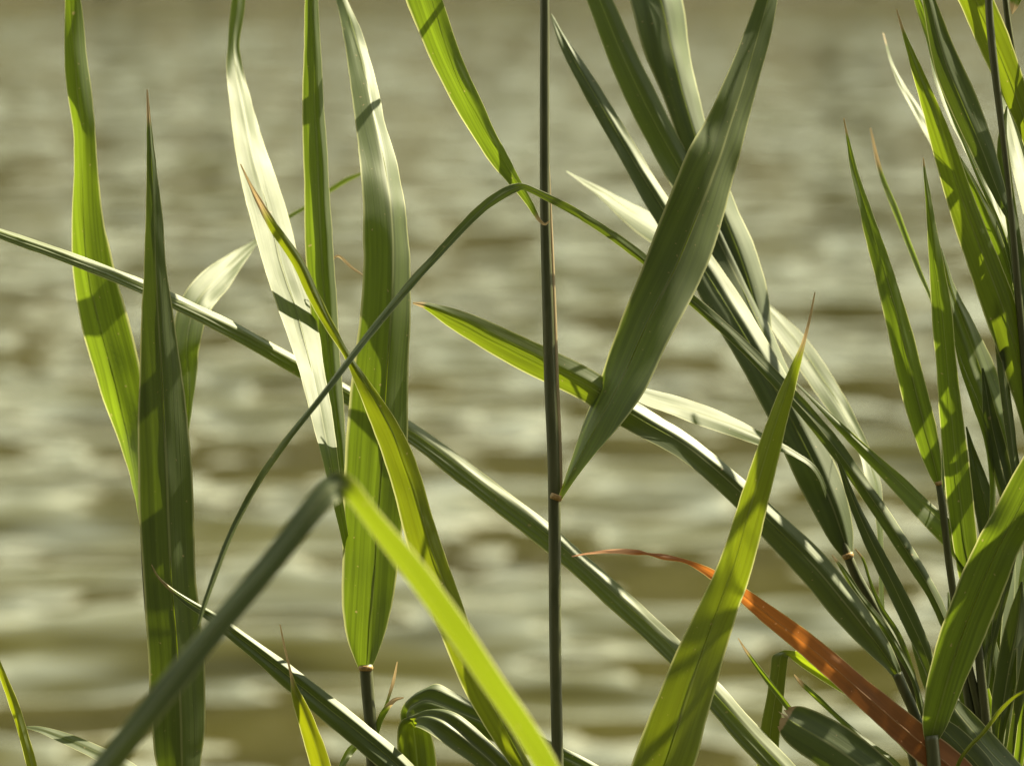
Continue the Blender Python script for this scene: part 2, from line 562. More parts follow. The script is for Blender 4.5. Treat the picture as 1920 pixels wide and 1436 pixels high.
def leaf(reed, rows, lit=-0.25, fold=0.22, mid=0.0, prof=None, dry=0.03, yellow=0.0, pale=0.0, mat=None, rib=None,
         span=7, label=None, ripple=1.0, blunt=False, lean=0.0, thru=1.0):  # thru: translucency, cut on blades and rows meant to look shaded
    """rows from tip to base: (x, y, apparent width, depth in cm[, lit]).
    lit is how squarely the side we see meets the sun: + lit directly, 0 edge on, - lit from behind.
    fold > 0: the midrib stands towards the viewer; mid moves the rib across (-1..1)."""
    full = []
    cur = lit
    cur_t = thru
    for r in rows:
        if len(r) > 4:
            cur = r[4]
        if len(r) > 5:
            cur_t = r[5]
        full.append((float(r[0]), float(r[1]), float(r[2]), float(r[3]), float(cur), float(cur_t)))
    if lean:
        run = 0.0
        for k in range(len(full) - 2, -1, -1):
            a, b = full[k], full[k + 1]
            run += math.hypot(a[0] - b[0], a[1] - b[1]) * 0.024 * lean
            full[k] = (a[0], a[1], a[2], a[3] + run, a[4], a[5])
    res = catmull(full, span)
    n = len(res)
    P = [at(r[0], r[1], r[3]) for r in res]
    Wd = [max(r[2], 1.0) * PX * (FOCUS + r[3] / 100) for r in res]
    seed = random.random() * 100
    # frames
    frames = []
    vote = 0.0
    for i in range(n):
        t = (P[min(i + 1, n - 1)] - P[max(i - 1, 0)]).normalized()
        v = (CAM - P[i]).normalized()
        n0 = (v - t * v.dot(t)).normalized()
        w0 = t.cross(n0).normalized()
        vote += w0.x + 0.5 * w0.z
        frames.append((t, n0, w0))
    sgn = 1 if vote >= 0 else -1
    rolls = []
    for i in range(n):
        t, n0, w0 = frames[i]
        w0 = w0 * sgn
        a, b = n0.dot(SUN), w0.dot(SUN)
        rr = math.hypot(a, b)
        r0 = math.atan2(b, a)
        q = max(-0.98, min(0.98, res[i][4] / max(rr, 1e-3)))
        c1, c2 = r0 + math.acos(q), r0 - math.acos(q)
        wrap = lambda z: (z + math.pi) % (2 * math.pi) - math.pi
        c1, c2 = wrap(c1), wrap(c2)
        r = c1 if abs(c1) < abs(c2) else c2
        rolls.append(max(-R(52), min(R(52), r)))
    for _ in range(6):
        rolls = [(rolls[max(i - 1, 0)] + 2 * rolls[i] + rolls[min(i + 1, n - 1)]) / 4 for i in range(n)]
    if prof is None:
        prof = [(-1.0, -fold), (mid, 0.0), (1.0, -fold)]
        soft = 0.16
    else:
        soft = 0.05
    def height(s):
        def raw(q):
            for (s0, h0), (s1, h1) in zip(prof[:-1], prof[1:]):
                if q <= s1:
                    return h0 + (h1 - h0) * (q - s0) / (s1 - s0)
            return prof[-1][1]
        acc = 0
        for k in (-1, -0.5, 0, 0.5, 1):
            acc += raw(max(-1, min(1, s + k * soft)))
        return acc / 5
    if len(prof) > 3:
        ss = sorted(set([-1 + 2 * k / 22 for k in range(23)]))
    else:
        ss = [-1, -0.9, -0.7, -0.45, -0.22, -0.08, 0, 0.08, 0.22, 0.45, 0.7, 0.9, 1]
        ss = [s + mid * (1 - s * s) for s in ss]
    m = len(ss)
    verts, faces, uv1, uv2 = [], [], [], []
    spine, spine_r = [], []
    length = 0.0
    total = sum((P[i + 1] - P[i]).length for i in range(n - 1))
    for i in range(n):
        if i:
            length += (P[i] - P[i - 1]).length
        t, n0, w0 = frames[i]
        w0 = w0 * sgn
        r = rolls[i]
        N = n0 * math.cos(r) + w0 * math.sin(r)
        W = w0 * math.cos(r) - n0 * math.sin(r)
        hw = Wd[i] / 2 / max(math.cos(r), 0.55)
        taper = min(1.0, Wd[i] / 0.004)
        q = length * 55
        for s in ss:
            wob = noise.noise(Vector((q * 0.35, s * 0.9, seed))) * 0.0011 + noise.noise(Vector((q * 1.1, s * 1.6, seed + 9))) * 0.0004
            edge = noise.noise(Vector((q * 0.8, 5.0 if s > 0 else -5.0, seed + 3))) * 0.00045 * abs(s) ** 3 + noise.noise(Vector((q * 3.1, 9.0 if s > 0 else -9.0, seed + 5))) * 0.00022 * abs(s) ** 5
            p = P[i] + W * (s * hw + edge * taper * (1 if s > 0 else -1)) + N * (height(s) * hw + wob * taper * ripple)
            if blunt and i < 3:
                p = p + t * (noise.noise(Vector((s * 7, seed, 1))) * 0.006)
            verts.append(p)
            uv1.append(((s + 1) / 2 if abs(mid) < 0.01 else max(0, min(1, ((s - mid) / (1 - mid if s > mid else 1 + mid) + 1) / 2)), 1 - length / total))
            uv2.append((s * hw, length))
        spine.append(P[i] + N * (height(mid) * hw - 0.00010) + W * (mid * hw))
        spine_r.append(max(0.00008, min(0.00032, Wd[i] * 0.012) * (0.25 + 0.75 * length / total)))
    for i in range(n - 1):
        for k in range(m - 1):
            a = i * m + k
            faces.append((a, a + 1, a + 1 + m, a + m))
    o = mesh_obj('leaf', verts, faces, mat or M_LEAF, reed.root, uvs={'span': uv1, 'metres': uv2}, base=reed.base)
    translucency_attr(o, [r[5] for r in res], m)
    o.color = (dry, yellow, pale, 1)
    if label:
        o['label'] = label
    if rib is None:
        rib = max(r[2] for r in full) > 40
    if rib:
        tube('midrib', spine, spine_r, M_RIB if mat is None else M_DRY_RIB, reed, parent=o, sides=6)
    return o


M_DRY_RIB = plain_material('dead_rib', (0.30, 0.12, 0.05, 1), (0.42, 0.2, 0.09, 1), 0.5)

# a folded blade seen edge on: lit upper flank, dark hollow, ribbed lower flank
CHANNEL = [(-1, -0.16), (-0.86, -0.20), (-0.76, -0.34), (-0.62, -0.10), (-0.50, -0.24), (-0.36, 0.04), (-0.26, -0.02), (-0.16, 0.06), (0.38, 0.20), (1.0, -0.30)]

# ------------------------------------------------------------------ left of the frame
A = stem('reed at far left with two tall broad green blades side by side',
         [(266, 985, 8, 2.6), (272, 1080, 11, 2.8), (284, 1200, 15, 3.0), (305, 1340, 18, 2.8), (330, 1500, 20, 2.0), (344, 1620, 22, 1.5)])
leaf(A, dz([(134, -70, 6, 3), (137, 0, 28, 3, -.22), (145, 100, 43, 3, .10), (150, 170, 46, 3, -.15), (158, 240, 40, 3, -.3), (160, 300, 44, 3), (163, 400, 58, 3),
         (174, 500, 76, 3, -.28), (195, 600, 88, 3), (222, 700, 85, 3), (243, 800, 62, 3), (257, 890, 32, 1.2), (265, 970, 12, -1), (268, 1020, 8, -2.4)], 5),
     lit=-.25, fold=.30, mid=-.25, dry=.02)
leaf(A, [(276, 168, 2, .6), (279, 220, 8, .5), (284, 300, 17, .3), (289, 400, 31, .2), (292, 500, 43, 0), (297, 600, 62, 0), (304, 700, 81, 0), (309, 800, 94, 0),
         (313, 900, 102, 0), (317, 1000, 102, 0), (323, 1100, 98, 0), (332, 1200, 105, .2), (337, 1300, 105, .4), (340, 1400, 94, .6), (341, 1436, 82, .8),
         (343, 1520, 44, 1.2), (344, 1580, 18, 1.5)], lit=-.10, fold=.22, dry=.045, thru=0.3)
leaf(A, dz([(684, 324, 3, 17), (655, 336, 8, 16.6), (622, 356, 8, 16), (580, 385, 6, 15.2), (540, 409, 6, 14.4), (482, 452, 8, 13, .5), (448, 482, 30, 11.6, .56), (410, 520, 54, 9.8, .56),
         (368, 570, 58, 7.8, .5), (350, 640, 50, 6, .06), (352, 700, 36, 5.5, .05), (352, 760, 18, 5, .05), (340, 840, 14, 4.4), (310, 940, 10, 3.8), (280, 1040, 8, -2)], 5),
     lit=-.2, fold=.05, dry=.0, label='pale leaf bent over to the right behind the broad blade')

D = stem('long narrow folded blade crossing the picture from left edge to bottom right',
         [(1560, 1530, 26, 1.5), (1600, 1600, 30, 1.5), (1620, 1680, 30, 1.5)])
leaf(D, [(-90, 402, 10, 1.0), (0, 434, 20, 1.4), (140, 485, 23, 2.2), (270, 537, 26, 3.0), (430, 613, 30, 4.0, .36), (540, 673, 31, 4.7, .3), (650, 736, 34, 5.2, .2), (780, 815, 39, 5.2, .15),
         (860, 875, 41, 4.8), (950, 944, 43, 4.3), (1052, 1024, 44, 3.8), (1150, 1112, 44, 3.2), (1265, 1219, 45, 2.4), (1350, 1312, 47, 1.4), (1400, 1368, 49, 1.2), (1480, 1452, 48, 1.2), (1570, 1545, 30, 1.5)],
     lit=.34, prof=[(-1, -.34), (-.82, -.14), (-.66, -.25), (-.48, -.03), (-.34, -.10), (.02, .06), (.30, .05), (1, -.32)], dry=.0, pale=.22, thru=0.5)

B = stem('reed topped by a broad striped blade with a narrow pair of blades left of it',
         [(686, 1246, 25, .6), (689, 1290, 24, .6), (694, 1350, 23, .6), (698, 1436, 22, .6), (702, 1560, 22, .6)])
leaf(B, [(622, -50, 4, 12), (641, 0, 20, 10.5, .28), (660, 55, 34, 8.5, .4), (675, 110, 42, 6.8, .5), (686, 160, 50, 5.4, .5), (700, 230, 56, 3.8, .5), (716, 300, 66, 2.4, .5), (723, 350, 74, 1.6, .42),
         (728, 400, 80, 1.0, .25), (731, 470, 86, .6, .08), (729, 540, 92, .3, -.03), (723, 640, 100, 0, -.12), (716, 740, 108, 0, -.16), (711, 830, 116, 0, -.2), (704, 920, 116, 0, -.25), (698, 1000, 111, 0, -.28),
         (694, 1080, 102, 0), (691, 1140, 92, .1), (688, 1200, 68, .3), (687, 1238, 40, .5), (686, 1254, 24, .6)], lit=-.2, fold=.36, mid=.15, dry=.0, thru=0.75)
leaf(B, [(452, -90, 6, 16.5, .05), (447, 0, 26, 15.5, .05), (438, 80, 22, 14.5, .1), (442, 130, 32, 13.5, .5), (455, 200, 45, 12, .56), (476, 300, 58, 10), (505, 400, 68, 8), (530, 500, 64, 6), (562, 600, 62, 4),
         (586, 700, 48, 2.0), (606, 800, 38, .2), (623, 880, 27, -1.0), (636, 950, 17, -.8), (655, 1060, 12, .9), (678, 1200, 12, 1), (686, 1262, 12, .9)], lit=.56, fold=.05, dry=0,
     label='pale blade bleached white by the sun')
leaf(B, [(586, -110, 6, .8), (586, 0, 23, .8), (589, 100, 31, .8), (591, 200, 38, .8), (596, 300, 43, .8), (599, 400, 46, .8), (605, 500, 49, .8), (613, 600, 47, .8), (621, 700, 44, .8),
         (631, 800, 37, .8), (640, 880, 24, .8), (648, 960, 14, .8), (664, 1090, 12, .8), (680, 1210, 12, .8), (686, 1268, 12, .8)], lit=.04, prof=[(-1, -.85), (.12, .06), (.42, .10), (1, -.42)], dry=0, lean=.22)
collar(B, 686, 1252, .5, 30, 7)
leaf(B, [(745, 1240, 2, 1), (738, 1275, 6, 1), (726, 1315, 5, 1), (712, 1348, 4, 1), (702, 1375, 4, .9)], lit=-.2, fold=.1, dry=.5, rib=False)
leaf(B, [(757, 1307, 2, .6), (738, 1312, 8, .6), (724, 1330, 11, .6), (712, 1352, 10, .6), (704, 1384, 7, .6)], lit=.15, fold=.2, dry=.4, rib=False)
leaf(B, [(684, 518, 2, 6), (660, 502, 5, 6), (632, 480, 4, 6), (612, 520, 5, 5.5), (625, 700, 6, 4.5), (650, 1000, 7, 3), (684, 1300, 8, 1)], lit=-.2, fold=.1, dry=.12, rib=False)

# ------------------------------------------------------------------ the centre stem
S = stem('reed with the tall dark upright stem at the centre of the picture',
         [(1010, -520, 12.6, 0), (1016, -260, 14.4, 0), (1021, 0, 17.1, 0), (1021, 200, 18.0, 0), (1022, 400, 18.9, 0), (1027, 560, 21.6, 0), (1032, 720, 23.4, 0), (1038, 860, 23.4, 0), (1040, 1000, 23.4, 0), (1041, 1200, 22.5, 0),
          (1046, 1436, 21.6, 0), (1050, 1560, 22.5, 0)])
sh_p, sh_r = px_path([(1027, 270, 3, .1), (1031, 400, 8, .1), (1036, 560, 13, .1), (1041, 720, 15, .1), (1046, 850, 16, .1), (1047, 928, 16, .1)])  # brown sheath set rightward; its pale tone also paints the stem's sunlit edge
tube('sheath_lit_edge', sh_p, sh_r, M_SHEATH_LIT, S)
collar(S, 1043, 932, -.3, 26, 8, 20)
leaf(S, [(1476, -170, 4, -.4), (1460, -80, 26, -.4, .1), (1440, 0, 40, -.4, .0), (1412, 100, 54, -.4, .07), (1386, 186, 66, -.4, .14), (1366, 246, 80, -.4, .10), (1346, 304, 97, -.4, .13), (1310, 400, 112, -.4, .06), (1268, 500, 112, -.4, -.01),
         (1216, 600, 100, -.4, -.08, .55), (1170, 700, 86, -.4, -.12, .65), (1122, 790, 62, -.4, -.14, .7), (1090, 850, 37, -.4), (1066, 898, 20, -.4), (1049, 934, 8, -.4)], lit=-.04, fold=.20, dry=0, lean=.28, thru=0.34,
     label='broad dark blade rising to the right')
leaf(S, [(1031, 415, 3, -1.4), (1022, 421, 4, -1.6), (1012, 414, 6, -1.6), (1003, 400, 9, -1.5), (985, 370, 15, -1.3), (962, 338, 22, -1.2), (935, 298, 34, -1), (905, 248, 42, -.8), (880, 200, 50, -.6), (832, 100, 57, -.2), (795, 0, 66, 0),
         (765, -90, 70, .5), (745, -200, 66, 1), (750, -330, 56, 1), (800, -420, 44, 1), (880, -430, 32, .8), (960, -380, 22, .4), (1012, -300, 12, 0)], lit=-.36, fold=.22, mid=.4, dry=.035,
     label='bright yellow green blade hanging down from above')
leaf(S, [(451, 308, 2, -1.6), (470, 348, 6, -1.6), (488, 382, 13, -1.7), (512, 425, 19, -1.8), (552, 482, 22, -1.8), (590, 558, 22, -1.9), (620, 615, 17, -2), (648, 662, 12, -2), (672, 705, 22, -2, -.1), (705, 765, 40, -2, -.25), (738, 835, 52, -2.1),
         (768, 920, 58, -2.2), (796, 1020, 60, -2.2), (828, 1110, 62, -2.2), (862, 1200, 58, -2.1), (898, 1290, 52, -2), (935, 1360, 46, -1.8), (975, 1430, 34, -1.5), (1015, 1500, 22, -1), (1045, 1570, 14, -.4)],
     lit=-.22, fold=.22, mid=.35, dry=.08, yellow=.45)

leaf(S, [(862, -24, 3, 7.6), (890, -66, 16, 7.5), (926, -130, 26, 7), (966, -190, 20, 4.6), (1014, -250, 9, .2)], lit=-.2, fold=.2, dry=.03, rib=False)  # unseen blade, added above the frame to shadow the striped blade

# ------------------------------------------------------------------ thin arched grass blade
N = stem('thin grey green blade arched over the centre stem, its tip hanging left',
         [(1800, 1230, 18, 2), (1815, 1300, 18, 2), (1830, 1440, 18, 2), (1840, 1560, 18, 2)])
leaf(N, [(372, 1172, 5, -10), (388, 1120, 10, -9.6), (440, 986, 12, -8.5, .03), (520, 852, 13, -7.4), (620, 712, 14, -6.2), (700, 612, 15, -5.4), (800, 498, 16, -4.3), (900, 394, 17, -3.2), (945, 361, 18, -2.7, .05), (966, 351, 16, -2.5, .1), (980, 349, 12, -2.4, .0), (1000, 357, 13, -2.2, -.1),
         (1060, 388, 15, -.8, -.2), (1130, 430, 17, 1.5, -.25), (1210, 488, 20, 3.8), (1300, 563, 21, 4.4, -.12), (1400, 652, 23, 4, .0), (1480, 735, 26, 3.6), (1560, 828, 29, 3.2, -.05), (1640, 940, 28, 2.8), (1700, 1030, 28, 2.4, .02), (1760, 1130, 25, 2.1), (1800, 1236, 15, 2)],
     lit=.04, fold=.5, mid=-.1, dry=.0, rib=False, thru=.35)

# ------------------------------------------------------------------ fan of blades right of the centre
F = stem('bright blade standing in front at lower right with a thin reddish tip',
         [(1185, 1575, 26, -3.8), (1180, 1660, 28, -3.8), (1178, 1760, 28, -3.8)])
leaf(F, [(1528, 548, 2, -5), (1520, 590, 4, -5), (1506, 645, 8, -5), (1490, 690, 17, -5), (1472, 745, 30, -5), (1450, 815, 40, -5), (1428, 890, 48, -5), (1407, 960, 55, -5), (1379, 1060, 63, -5), (1354, 1130, 70, -5, -.22, .85), (1316, 1240, 90, -4.8, -.14, .65), (1280, 1350, 103, -4.6),
         (1252, 1436, 112, -4.4, -.2), (1212, 1530, 80, -4), (1188, 1590, 34, -3.8)], lit=-.36, fold=.2, mid=-.1, dry=.10, yellow=.35)  # translucency cut in the lower rows to imitate shade there

RR = stem('reed right of centre whose blades fan up to the left behind the dark leaf',
          [(1560, 960, 8, 5.4), (1589, 1040, 17, 5), (1606, 1080, 19, 5), (1640, 1140, 18, 5), (1690, 1240, 19, 5), (1730, 1340, 20, 5), (1760, 1460, 20, 5), (1775, 1560, 22, 5)])
leaf(RR, dz([(1033, 27, 3, 3.5), (1050, 62, 15, 3.4, .25), (1072, 105, 26, 3.3, .0), (1125, 195, 36, 3.2, -.06), (1185, 298, 40, 3.1, .02), (1240, 388, 46, 3), (1300, 475, 58, 3), (1360, 570, 70, 2.8, .05), (1420, 670, 72, 2.6, .03), (1480, 780, 74, 2.6, .02), (1530, 880, 82, 2.6, .0),
          (1560, 950, 72, 2.6, -.03), (1580, 1008, 50, 2.8), (1590, 1040, 24, 3)], 2), lit=.0, prof=[(-1, -.04), (-.1, .05), (.3, .1), (1, -.30)], dry=0, lean=.25, thru=0.22)
leaf(RR, dz([(1062, -150, 10, 5), (1090, -80, 36, 4.8), (1124, 0, 46, 4.6, -.16), (1165, 100, 54, 4.5), (1212, 200, 58, 4.4, -.1), (1250, 272, 58, 4.4, 0), (1286, 335, 56, 4.4, .2), (1335, 430, 52, 4.4, .1), (1385, 530, 46, 4.2, .4), (1435, 630, 36, 4, .45), (1485, 740, 26, 3.8, .4), (1530, 860, 18, 3.6), (1562, 965, 12, 3.4)], 2),
     lit=-.12, prof=[(-1, -.2), (0, .05), (.35, .12), (1, -.22)], dry=0, lean=.25, thru=0.45)
leaf(RR, dz([(1170, -170, 20, 7), (1200, -100, 70, 6.6), (1236, 0, 100, 6.2, .05), (1256, 90, 88, 6, .1), (1280, 180, 66, 5.8, -.02), (1312, 285, 60, 5.6), (1350, 390, 70, 5.4), (1388, 485, 74, 5.2, -.05), (1414, 565, 58, 5, -.1), (1430, 625, 34, 4.8), (1440, 665, 16, 4.6), (1480, 760, 9, 4.2), (1540, 900, 8, 3.6), (1565, 970, 7, 3.4)], 2),
     lit=-.03, prof=[(-1, -.32), (-.55, .08), (.1, .16), (.45, -.02), (1, -.5)], dry=0, lean=.2, thru=0.25)
leaf(RR, [(1062, 321, 2, 17), (1090, 338, 9, 17), (1130, 362, 21, 17), (1175, 394, 36, 17), (1215, 420, 46, 17), (1265, 452, 48, 17), (1340, 510, 30, 16.8), (1425, 568, 18, 16.4), (1480, 628, 42, 15), (1540, 712, 44, 12.6), (1590, 792, 32, 10.2), (1622, 850, 22, 8.6), (1638, 900, 28, 7.6), (1648, 960, 18, 6.6),
          (1652, 1040, 12, 5.8), (1656, 1160, 10, 5.4), (1680, 1240, 8, 5.1)], lit=.56, fold=.06, mid=.2, dry=0, label='pale sunlit blade farther back')
leaf(RR, dz([(1130, 706, 4, 6), (1165, 724, 16, 5.8), (1205, 742, 29, 5.6), (1280, 765, 37, 5.4), (1370, 796, 34, 5), (1440, 826, 22, 4.6), (1490, 850, 10, 4.2), (1530, 880, 8, 3.8), (1562, 960, 8, 3.4)], 2), lit=.56, fold=.05, dry=.0, rib=False,
     lean=-.38, label='short white sunlit blade pointing left')
collar(RR, 1590, 1042, 4.9, 24, 7, -20)

H = stem('reed at lower right with one long blade reaching left across the centre stem',
         [(1682, 1262, 20, 1.2), (1694, 1290, 20, 1.2), (1712, 1330, 20, 1.2), (1740, 1420, 20, 1.2), (1765, 1560, 22, 1.2)])
leaf(H, [(774, 568, 3, 2), (800, 574, 14, 2), (850, 597, 38, 2), (900, 622, 49, 2), (1000, 673, 60, 2), (1100, 722, 60, 2, -.3), (1160, 762, 58, 2, -.05, .5), (1215, 795, 56, 2, .1, .3), (1277, 831, 52, 2, .14), (1330, 872, 50, 1.9, .12), (1390, 925, 50, 1.8, .06), (1450, 985, 58, 1.6, .04), (1524, 1060, 66, 1.4, .0),
         (1600, 1152, 62, 1.2, -.03), (1648, 1213, 46, 1.2), (1674, 1250, 26, 1.2), (1684, 1268, 16, 1.2)], lit=-.42, prof=[(-1, -.05), (-.1, .06), (.3, .10), (1, -.30)], dry=.02, yellow=.2, thru=0.75)
leaf(H, [(1566, 850, 2, 1.5), (1580, 885, 9, 1.5), (1605, 950, 19, 1.4), (1632, 1010, 26, 1.3), (1680, 1105, 31, 1.2), (1712, 1172, 32, 1.2), (1738, 1232, 24, 1.2), (1752, 1290, 12, 1.2), (1750, 1400, 10, 1.2)], lit=-.04, fold=.2, dry=0, thru=0.25)
leaf(H, [(1560, 1040, 2, 2.5), (1580, 1066, 8, 2.4), (1612, 1115, 12, 2.2), (1650, 1165, 16, 2), (1685, 1220, 14, 1.8), (1720, 1290, 10, 1.5), (1740, 1400, 9, 1.3)], lit=-.03, fold=.3, dry=.04, rib=False, thru=.4)
leaf(H, [(1603, 1028, 2, 3), (1618, 1048, 5, 3), (1630, 1085, 6, 2.8), (1650, 1135, 9, 2.6), (1690, 1200, 10, 2.2), (1720, 1300, 9, 1.6), (1738, 1400, 8, 1.3)], lit=-.04, fold=.2, dry=.05, rib=False, thru=.4)

# ------------------------------------------------------------------ right edge
K1 = stem('reed near the right edge with a single upright blade ending in an orange collar',
          [(1760, 906, 12, .4), (1766, 940, 14, .4), (1772, 990, 14, .6), (1780, 1060, 14, .9), (1800, 1180, 15, 1.4), (1835, 1330, 16, 1.8), (1855, 1480, 18, 2), (1865, 1600, 18, 2)])
leaf(K1, [(1582, 222, 2, .5), (1590, 262, 6, .5), (1602, 318, 15, .5, .1), (1625, 400, 24, .4, -.12), (1650, 485, 34, .2), (1675, 570, 41, 0, -.1), (1696, 655, 46, 0, -.2), (1715, 735, 49, 0, -.32), (1735, 812, 46, 0), (1750, 868, 32, .2), (1758, 900, 16, .4), (1761, 912, 9, .4)], lit=-.15, fold=.16, mid=.1, dry=.05)
collar(K1, 1760, 906, .3, 15, 5, -15)
leaf(K1, [(1632, 240, 2, 16), (1650, 320, 8, 15), (1685, 410, 12, 13), (1720, 500, 9, 11), (1748, 570, 5, 9), (1765, 700, 5, 6), (1768, 850, 5, 3), (1768, 960, 6, .6)], lit=-.15, fold=.2, dry=.1, rib=False)

K2 = stem('reed by the right edge with a straight upright blade and pale streaked blade behind',
          [(1832, 1190, 16, 1.4), (1842, 1290, 18, 1.6), (1856, 1420, 19, 1.8), (1866, 1540, 20, 1.8)])
leaf(K2, [(1731, 296, 2, 1.6), (1737, 345, 8, 1.5), (1745, 405, 16, 1.4), (1757, 500, 27, 1.2), (1768, 600, 38, 1), (1777, 700, 41, 1, -.22), (1786, 800, 46, 1, -.3), (1796, 900, 50, 1), (1808, 1000, 48, 1), (1818, 1080, 42, 1.1), (1827, 1150, 28, 1.2), (1833, 1200, 14, 1.4)], lit=-.12, fold=.14, dry=.02)
leaf(K2, [(1764, 466, 3, 5), (1772, 500, 13, 4.9), (1782, 540, 24, 4.8, .3), (1808, 612, 48, 4.6, .25), (1836, 690, 62, 4.4, .2), (1864, 770, 58, 4.2, .2), (1888, 850, 42, 4), (1900, 930, 24, 3.6), (1890, 1020, 14, 3), (1866, 1120, 11, 2.4), (1842, 1230, 10, 1.6)], lit=.3,
     prof=[(-1, -.05), (-.5, .10), (-.2, .0), (.2, .12), (.5, .02), (1, -.12)], dry=0, thru=0.6)
leaf(K2, [(1478, 703, 2, 1), (1520, 745, 7, 1), (1560, 785, 12, 1, .3), (1600, 824, 18, 1, .1), (1640, 864, 25, 1, .06), (1690, 910, 33, 1, .3), (1740, 960, 38, 1, .4), (1785, 1006, 42, 1.1, .1), (1820, 1052, 40, 1.2, .02), (1845, 1105, 32, 1.4, .1), (1850, 1180, 20, 1.5), (1846, 1260, 12, 1.6)], lit=.3, fold=.15, mid=.3, dry=0)
leaf(K2, [(1790, 640, 2, 3), (1805, 690, 9, 3), (1830, 755, 13, 2.8), (1852, 820, 14, 2.6), (1862, 900, 12, 2.4), (1858, 1020, 10, 2), (1846, 1180, 9, 1.6)], lit=.12, fold=.35, dry=0, rib=False)
leaf(K2, [(1842, 690, 4, 3.2), (1850, 740, 16, 3), (1860, 800, 30, 2.8), (1874, 860, 36, 2.6), (1888, 915, 34, 2.4), (1900, 980, 28, 2.2), (1890, 1080, 18, 2), (1862, 1200, 12, 1.8), (1850, 1290, 10, 1.6)], lit=-.08, fold=.15, dry=0, thru=0.22)
leaf(K2, [(1812, 800, 3, 4), (1824, 850, 18, 3.8), (1842, 920, 36, 3.5), (1856, 990, 42, 3.2), (1862, 1060, 34, 2.8), (1856, 1150, 20, 2.2), (1848, 1260, 12, 1.7)], lit=.04, fold=.12, dry=0, thru=0.22)

K5 = stem('tall reed at the top right corner, dark stem with broad blades fanning left',
          [(1848, -220, 12, -.6), (1852, -60, 14, -.6), (1856, 40, 15, -.6), (1864, 120, 15, -.6), (1876, 220, 13, -.4), (1888, 320, 11, -.2), (1898, 420, 12, 0), (1910, 560, 14, .4), (1924, 720, 16, .8), (1938, 900, 18, 1), (1950, 1100, 20, 1.2), (1956, 1300, 21, 1.4), (1960, 1500, 22, 1.4)])
leaf(K5, [(1718, -90, 6, 1.6), (1732, -40, 20, 1.5), (1746, 10, 26, 1.4), (1762, 70, 40, 1.2), (1780, 125, 52, 1), (1812, 200, 56, .8), (1843, 275, 46, .6), (1868, 345, 30, .4), (1886, 392, 16, .2), (1898, 418, 8, 0)], lit=-.12, fold=.3, mid=-.15, dry=0, thru=0.35)
leaf(K5, [(1681, 18, 2, -.4), (1692, 55, 6, -.4), (1706, 95, 13, -.4), (1728, 155, 24, -.3), (1752, 222, 36, -.2), (1776, 295, 46, -.1), (1802, 375, 51, 0, -.25), (1831, 455, 57, 0, -.15), (1860, 532, 61, .1), (1888, 610, 61, .3), (1912, 690, 54, .6), (1930, 780, 36, .8), (1940, 860, 16, 1)], lit=-.34, fold=.2, mid=.1, dry=.05, yellow=.15)
leaf(K5, [(1656, 62, 2, 6), (1672, 118, 5, 5.6), (1690, 157, 10, 5.2), (1720, 208, 15, 4.6), (1746, 258, 16, 4), (1772, 315, 14, 3.4), (1805, 400, 12, 2.6), (1850, 520, 10, 1.8), (1900, 660, 9, 1.2), (1932, 820, 8, 1)], lit=.55, fold=.06, dry=.03, rib=False, lean=.5)
leaf(K5, [(1792, 283, 3, 3.2), (1806, 318, 18, 3), (1828, 368, 32, 2.8), (1852, 425, 42, 2.5), (1876, 490, 44, 2.2), (1898, 560, 38, 1.8), (1916, 640, 26, 1.4), (1930, 740, 14, 1)], lit=-.18, fold=.25, mid=.5, dry=.015)
leaf(K5, [(1745, 100, 3, 4.6), (1754, 135, 10, 4.4), (1768, 172, 16, 4.2), (1795, 232, 19, 3.8), (1822, 282, 20, 3.4), (1848, 335, 20, 3), (1872, 390, 18, 2.4), (1892, 460, 14, 1.6), (1910, 580, 10, 1)], lit=.55, fold=.06, dry=0, rib=False, lean=.5)
leaf(K5, [(1710, -30, 8, 9), (1728, 20, 16, 8.6), (1742, 70, 14, 8), (1752, 120, 8, 7.4), (1780, 200, 8, 6), (1830, 320, 8, 4), (1890, 470, 8, 2), (1912, 600, 8, 1)], lit=-.12, fold=.1, dry=0, rib=False)
leaf(K5, [(1888, 200, 3, 2.6), (1880, 260, 18, 2.6), (1884, 330, 24, 2.4), (1896, 400, 24, 2.2), (1908, 480, 26, 1.8), (1920, 580, 24, 1.4), (1932, 700, 16, 1.2)], lit=.03, fold=.2, dry=0, thru=0.5)
leaf(K5, [(1866, 555, 3, .4), (1872, 620, 12, .4), (1882, 700, 19, .5), (1894, 790, 21, .6), (1906, 880, 18, .8), (1924, 980, 12, 1), (1946, 1100, 8, 1.2)], lit=-.02, fold=.3, dry=0, rib=False, thru=0.22)

K8 = stem('reed cut by the right edge with a wide sunlit yellow blade near the top corner',
          [(1876, -160, 8, 1.8), (1885, 0, 11, 1.6), (1896, 80, 12, 1.6), (1908, 150, 13, 1.6), (1924, 260, 14, 1.6), (1944, 420, 15, 1.8), (1962, 640, 17, 2), (1975, 900, 19, 2.2), (1985, 1300, 21, 2.4), (1990, 1520, 22, 2.4)])
leaf(K8, [(1770, -140, 10, .8), (1798, -70, 56, .8), (1830, 0, 62, .8), (1856, 60, 60, .8), (1880, 118, 56, .9), (1903, 175, 48, 1), (1926, 240, 34, 1.2), (1946, 330, 18, 1.4), (1954, 400, 10, 1.6)], lit=-.38, fold=.1, dry=0, yellow=.25)
leaf(K8, [(1874, 145, 3, 5), (1884, 195, 18, 4.8), (1900, 255, 30, 4.4), (1916, 315, 36, 4), (1936, 390, 38, 3.4), (1956, 490, 28, 2.8), (1968, 620, 14, 2.2)], lit=.55, fold=.06, dry=0, lean=.6)
